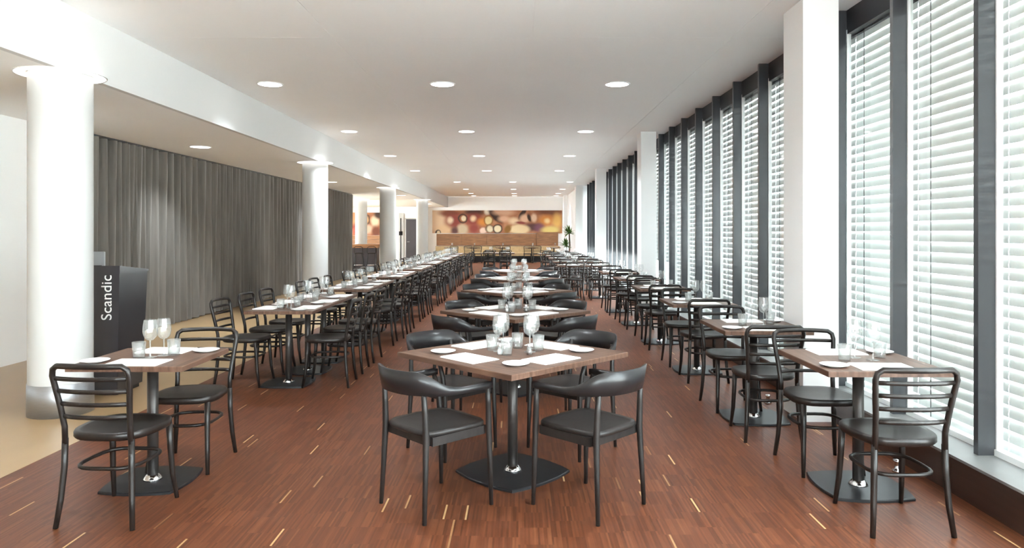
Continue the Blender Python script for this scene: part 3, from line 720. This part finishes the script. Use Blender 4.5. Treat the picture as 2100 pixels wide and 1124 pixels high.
build('mural', [('print_panel', MB().box(0, 2.1, -0.03, 0, 0, 1.16).mesh('print_panel', 'mural_print_small'))], (-8.85, YE-0.002, 1.33), 0,
      'smaller orange-brown mural beyond the bar counter', 'mural')
pw = bpy.data.objects.new('plank_panel', None); COL.objects.link(pw); pw.location = (-8.85, YE-0.06, 0.70)
tag(pw, 'short orange wooden plank panel under the smaller mural', 'wood panel', 'plank panels')
for r_ in range(3): obj('plank', MB().box(0, 2.1, -0.03, 0.05, 0.21*r_, 0.21*r_+0.20).mesh('plank', 'plank_orange'), pw)
# door in the wall block
dr = bpy.data.objects.new('door_1', None); COL.objects.link(dr); dr.location = (-5.62, 35.2, 0); tag(dr, 'dark single door in the white block near the columns', 'door', None, 'structure')
obj('door_leaf', MB().box(0, 0.62, -0.05, -0.01, 0.01, 2.14).mesh('door_leaf', 'door_dark'), dr)
obj('door_frame', MB().box(-0.05, 0, -0.06, 0, 0, 2.19).box(0.62, 0.67, -0.06, 0, 0, 2.19).box(-0.05, 0.67, -0.06, 0, 2.14, 2.19).mesh('door_frame', 'grey_panel'), dr)
obj('door_handle', MB().box(0.06, 0.08, -0.10, -0.05, 1.0, 1.02).box(0.06, 0.18, -0.11, -0.09, 1.0, 1.02).mesh('door_handle', 'chrome'), dr)
gp = obj('grey_wall_panel', MB().box(-5.98, -5.72, 35.14, 35.2, 0.05, 2.45).box(-5.96, -5.74, 35.12, 35.14, 0.15, 2.35).mesh('grey_wall_panel', 'grey_panel')); tag(gp, 'narrow grey panel on the wall beside the dark door', 'panel')

# bar counter and stools on the curtain side
bc = build('bar_counter', [('front', MB().box(0, 1.45, 0, 0.5, 0.12, 0.90).mesh('front', 'door_dark')), ('counter_top', MB().prism([(-0.05, -0.08), (1.5, -0.08), (1.5, 0.55), (-0.05, 0.55)], 0.90, 1.03, 0.006).mesh('counter_top', 'plank_orange')),
                           ('plinth', MB().box(0.03, 1.42, 0.06, 0.48, 0, 0.12).mesh('plinth', 'base_steel'))], (-6.75, 26.3, 0), 0, 'small wooden bar counter in front of the far white column', 'bar counter')
st_seat = seat_mesh(sup(0.17, 0.17, 2.6, 20), 0.70, 0.735, 0.008, 'seat', 'black_ash')
st_legs = [MB().tube([(sx*0.12, sy*0.12, 0.71), (sx*0.19, sy*0.19, 0)], [0.014, 0.011], 6).mesh('leg', 'black_ash') for sx in (-1, 1) for sy in (-1, 1)]
st_ring = MB().tube([(0.17*math.cos(a*PI/8), 0.17*math.sin(a*PI/8)*1.0, 0.28) for a in range(16)], 0.008, 6, closed=True).mesh('foot_ring', 'chrome')
st_back = MB().tube([(-0.15, -0.13, 0.72), (-0.155, -0.17, 0.92), (-0.08, -0.19, 0.97), (0.08, -0.19, 0.97), (0.155, -0.17, 0.92), (0.15, -0.13, 0.72)], 0.012, 6, up=(0, 1, 0.1)).mesh('backrest', 'black_ash')
for i, x in enumerate((-6.35, -5.85, -5.38)):
    build('bar_stool', [('seat', st_seat), ('backrest', st_back), ('foot_ring', st_ring)] + [('leg', l) for l in st_legs], (x, 25.75, 0), 0.1*i,
          'tall black bar stool, %s from the curtain at the bar counter' % ORD[i], 'bar stool', 'bar stools')
build('wall_lamp', [('globe', MB().lathe([(0.0, -0.09), (0.05, -0.075), (0.085, -0.02), (0.085, 0.03), (0.05, 0.08), (0.0, 0.09)], 16).mesh('globe', 'warm_glow')), ('bracket', MB().box(-0.02, 0.02, 0, 0.16, -0.02, 0.02).mesh('bracket', 'chrome'))],
      (-8.5, YE-0.18, 1.56), 0, 'small glowing globe wall lamp at the bar end', 'lamp')
# slim black pole stand by the third column
build('pole_stand', [('base_plate', MB().lathe([(0.0, 0.0), (0.16, 0.0), (0.16, 0.012), (0.02, 0.025), (0.0, 0.025)], 18).mesh('base_plate', 'base_steel')), ('pole', MB().tube([(0, 0, 0.02), (0, 0, 2.05)], 0.022, 8).mesh('pole', 'base_steel')),
                     ('clamp', MB().box(-0.07, 0.07, -0.05, 0.05, 1.36, 1.52).mesh('clamp', 'base_steel'))], (-4.72, 28.2, 0), 0, 'slim black pole stand behind the third column', 'stand')

# ------------------------------------------------------------------ lectern
def quadbox(mb, bx0, bx1, by0, by1, tx0, tx1, ty0, ty1, z0, zf, zb):
    vs = [(bx0,by0,z0),(bx1,by0,z0),(bx1,by1,z0),(bx0,by1,z0),(tx0,ty0,zf),(tx1,ty0,zf),(tx1,ty1,zb),(tx0,ty1,zb)]
    return mb.add(vs, [(3,2,1,0),(4,5,6,7),(0,1,5,4),(1,2,6,5),(2,3,7,6),(3,0,4,7)])
body = quadbox(MB(), -0.44, -0.02, 0.0, 0.42, -0.46, 0.0, 0.0, 0.48, 0.04, 1.10, 1.10).mesh('body', 'lectern_dark')
plin = MB().box(-0.42, -0.04, 0.04, 0.40, 0, 0.04).mesh('plinth', 'base_steel')
lec = build('lectern', [('body', body), ('plinth', plin)], (-3.59, 6.32, 0), 0, 'tall dark grey lectern with vertical white lettering behind the column', 'lectern')
obj('reading_desk', quadbox(MB(), -0.466, 0.006, -0.006, 0.486, -0.466, 0.006, -0.006, 0.486, 1.10, 1.172, 1.118).mesh('reading_desk', 'lectern_dark'), lec)
tx = bpy.data.curves.new('lettering', 'FONT'); tx.body = 'Scandic'; tx.size = 0.135; tx.extrude = 0.001; tx.align_x = 'CENTER'; tx.align_y = 'CENTER'; tx.space_character = 1.02
tob = bpy.data.objects.new('tmp_text', tx); COL.objects.link(tob)
dg = bpy.context.evaluated_depsgraph_get()
tme = bpy.data.meshes.new_from_object(tob.evaluated_get(dg)); tme.name = 'lettering'
bpy.data.objects.remove(tob); tme.materials.clear(); tme.materials.append(M['letter_white'])
lo = obj('lettering', tme, lec, (-0.112, -0.001, 0.885), (PI/2, -PI/2, 0)); tag(lo, 'white lettering reading Scandic upwards')
o = build('small_box', [('slab', MB().prism([(-0.07, -0.012), (0.07, -0.012), (0.07, 0.012), (-0.07, 0.012)], 0, 0.13, 0.004).mesh('slab', 'tablet_grey')), ('foot', MB().box(-0.05, 0.05, -0.03, 0.03, -0.003, 0.006).mesh('foot', 'base_steel'))],
      (-3.87, 6.45, 1.165), 0, 'small grey block standing on top of the lectern', 'box')

# ------------------------------------------------------------------ potted yucca by the window wall
def yucca():
    pot = MB().lathe([(0.0, 0.0), (0.17, 0.0), (0.21, 0.40), (0.19, 0.40), (0.18, 0.36), (0.0, 0.36)], 20).mesh('pot', 'pot_grey')
    soil = MB().lathe([(0.0, 0.37), (0.18, 0.365)], 16).mesh('soil', 'soil')
    root = build('yucca_plant', [('pot', pot), ('soil', soil)], (2.00, 28.1, 0), 0, 'tall green yucca in a grey pot against the window wall', 'plant')
    rnd = random.Random(3)
    for (bx, by, h) in ((0.03, 0.0, 1.45), (-0.07, 0.05, 0.95)):
        tr = obj('trunk', MB().tube([(bx, by, 0.36), (bx*1.3+0.02, by, h*0.6+0.1), (bx*1.2, by, h)], [0.035, 0.030, 0.026], 8).mesh('trunk', 'bark'), root)
        for q in range(44):
            a = rnd.uniform(0, 2*PI); el = rnd.uniform(-0.1, 1.45); ln = rnd.uniform(0.30, 0.50)*(0.7 if math.cos(a) > 0.2 else 1.0)
            dirv = Vector((math.cos(a)*math.cos(el), math.sin(a)*math.cos(el), math.sin(el)))
            sd = Vector((-math.sin(a), math.cos(a), 0))*0.034
            st = Vector((bx*1.2, by, h-0.02)); mb = MB(); vs = []
            for t, w_ in ((0, 0.5), (0.35, 1.0), (0.7, 0.8), (1.0, 0.05)):
                c = st+dirv*ln*t+Vector((0, 0, -0.22*ln*t*t*(1.2-el*0.5)))
                up_ = Vector((0, 0, 0.006*w_)); vs += [c-sd*w_, c+up_, c+sd*w_, c-up_]
            fs = [(i*4+k_, i*4+(k_+1) % 4, (i+1)*4+(k_+1) % 4, (i+1)*4+k_) for i in range(3) for k_ in range(4)]
            mb.add(vs, fs, True); obj('leaf', mb.mesh('leaf', 'leaf_green'), tr)
yucca()

# small chrome stops on the floor by the kick board
for i, y in enumerate((4.32, 6.05)):
    o = obj('floor_stop', MB().lathe([(0.0, 0.0), (0.030, 0.0), (0.030, 0.012), (0.016, 0.018), (0.016, 0.055), (0.022, 0.060), (0.022, 0.075), (0.0, 0.078)], 16).mesh('floor_stop', 'chrome'), None, (2.33 if i == 0 else 2.15, y, 0))
    tag(o, 'small chrome floor stop beside the %s window-side table' % ORD[i], 'floor stop', 'chrome floor stops')
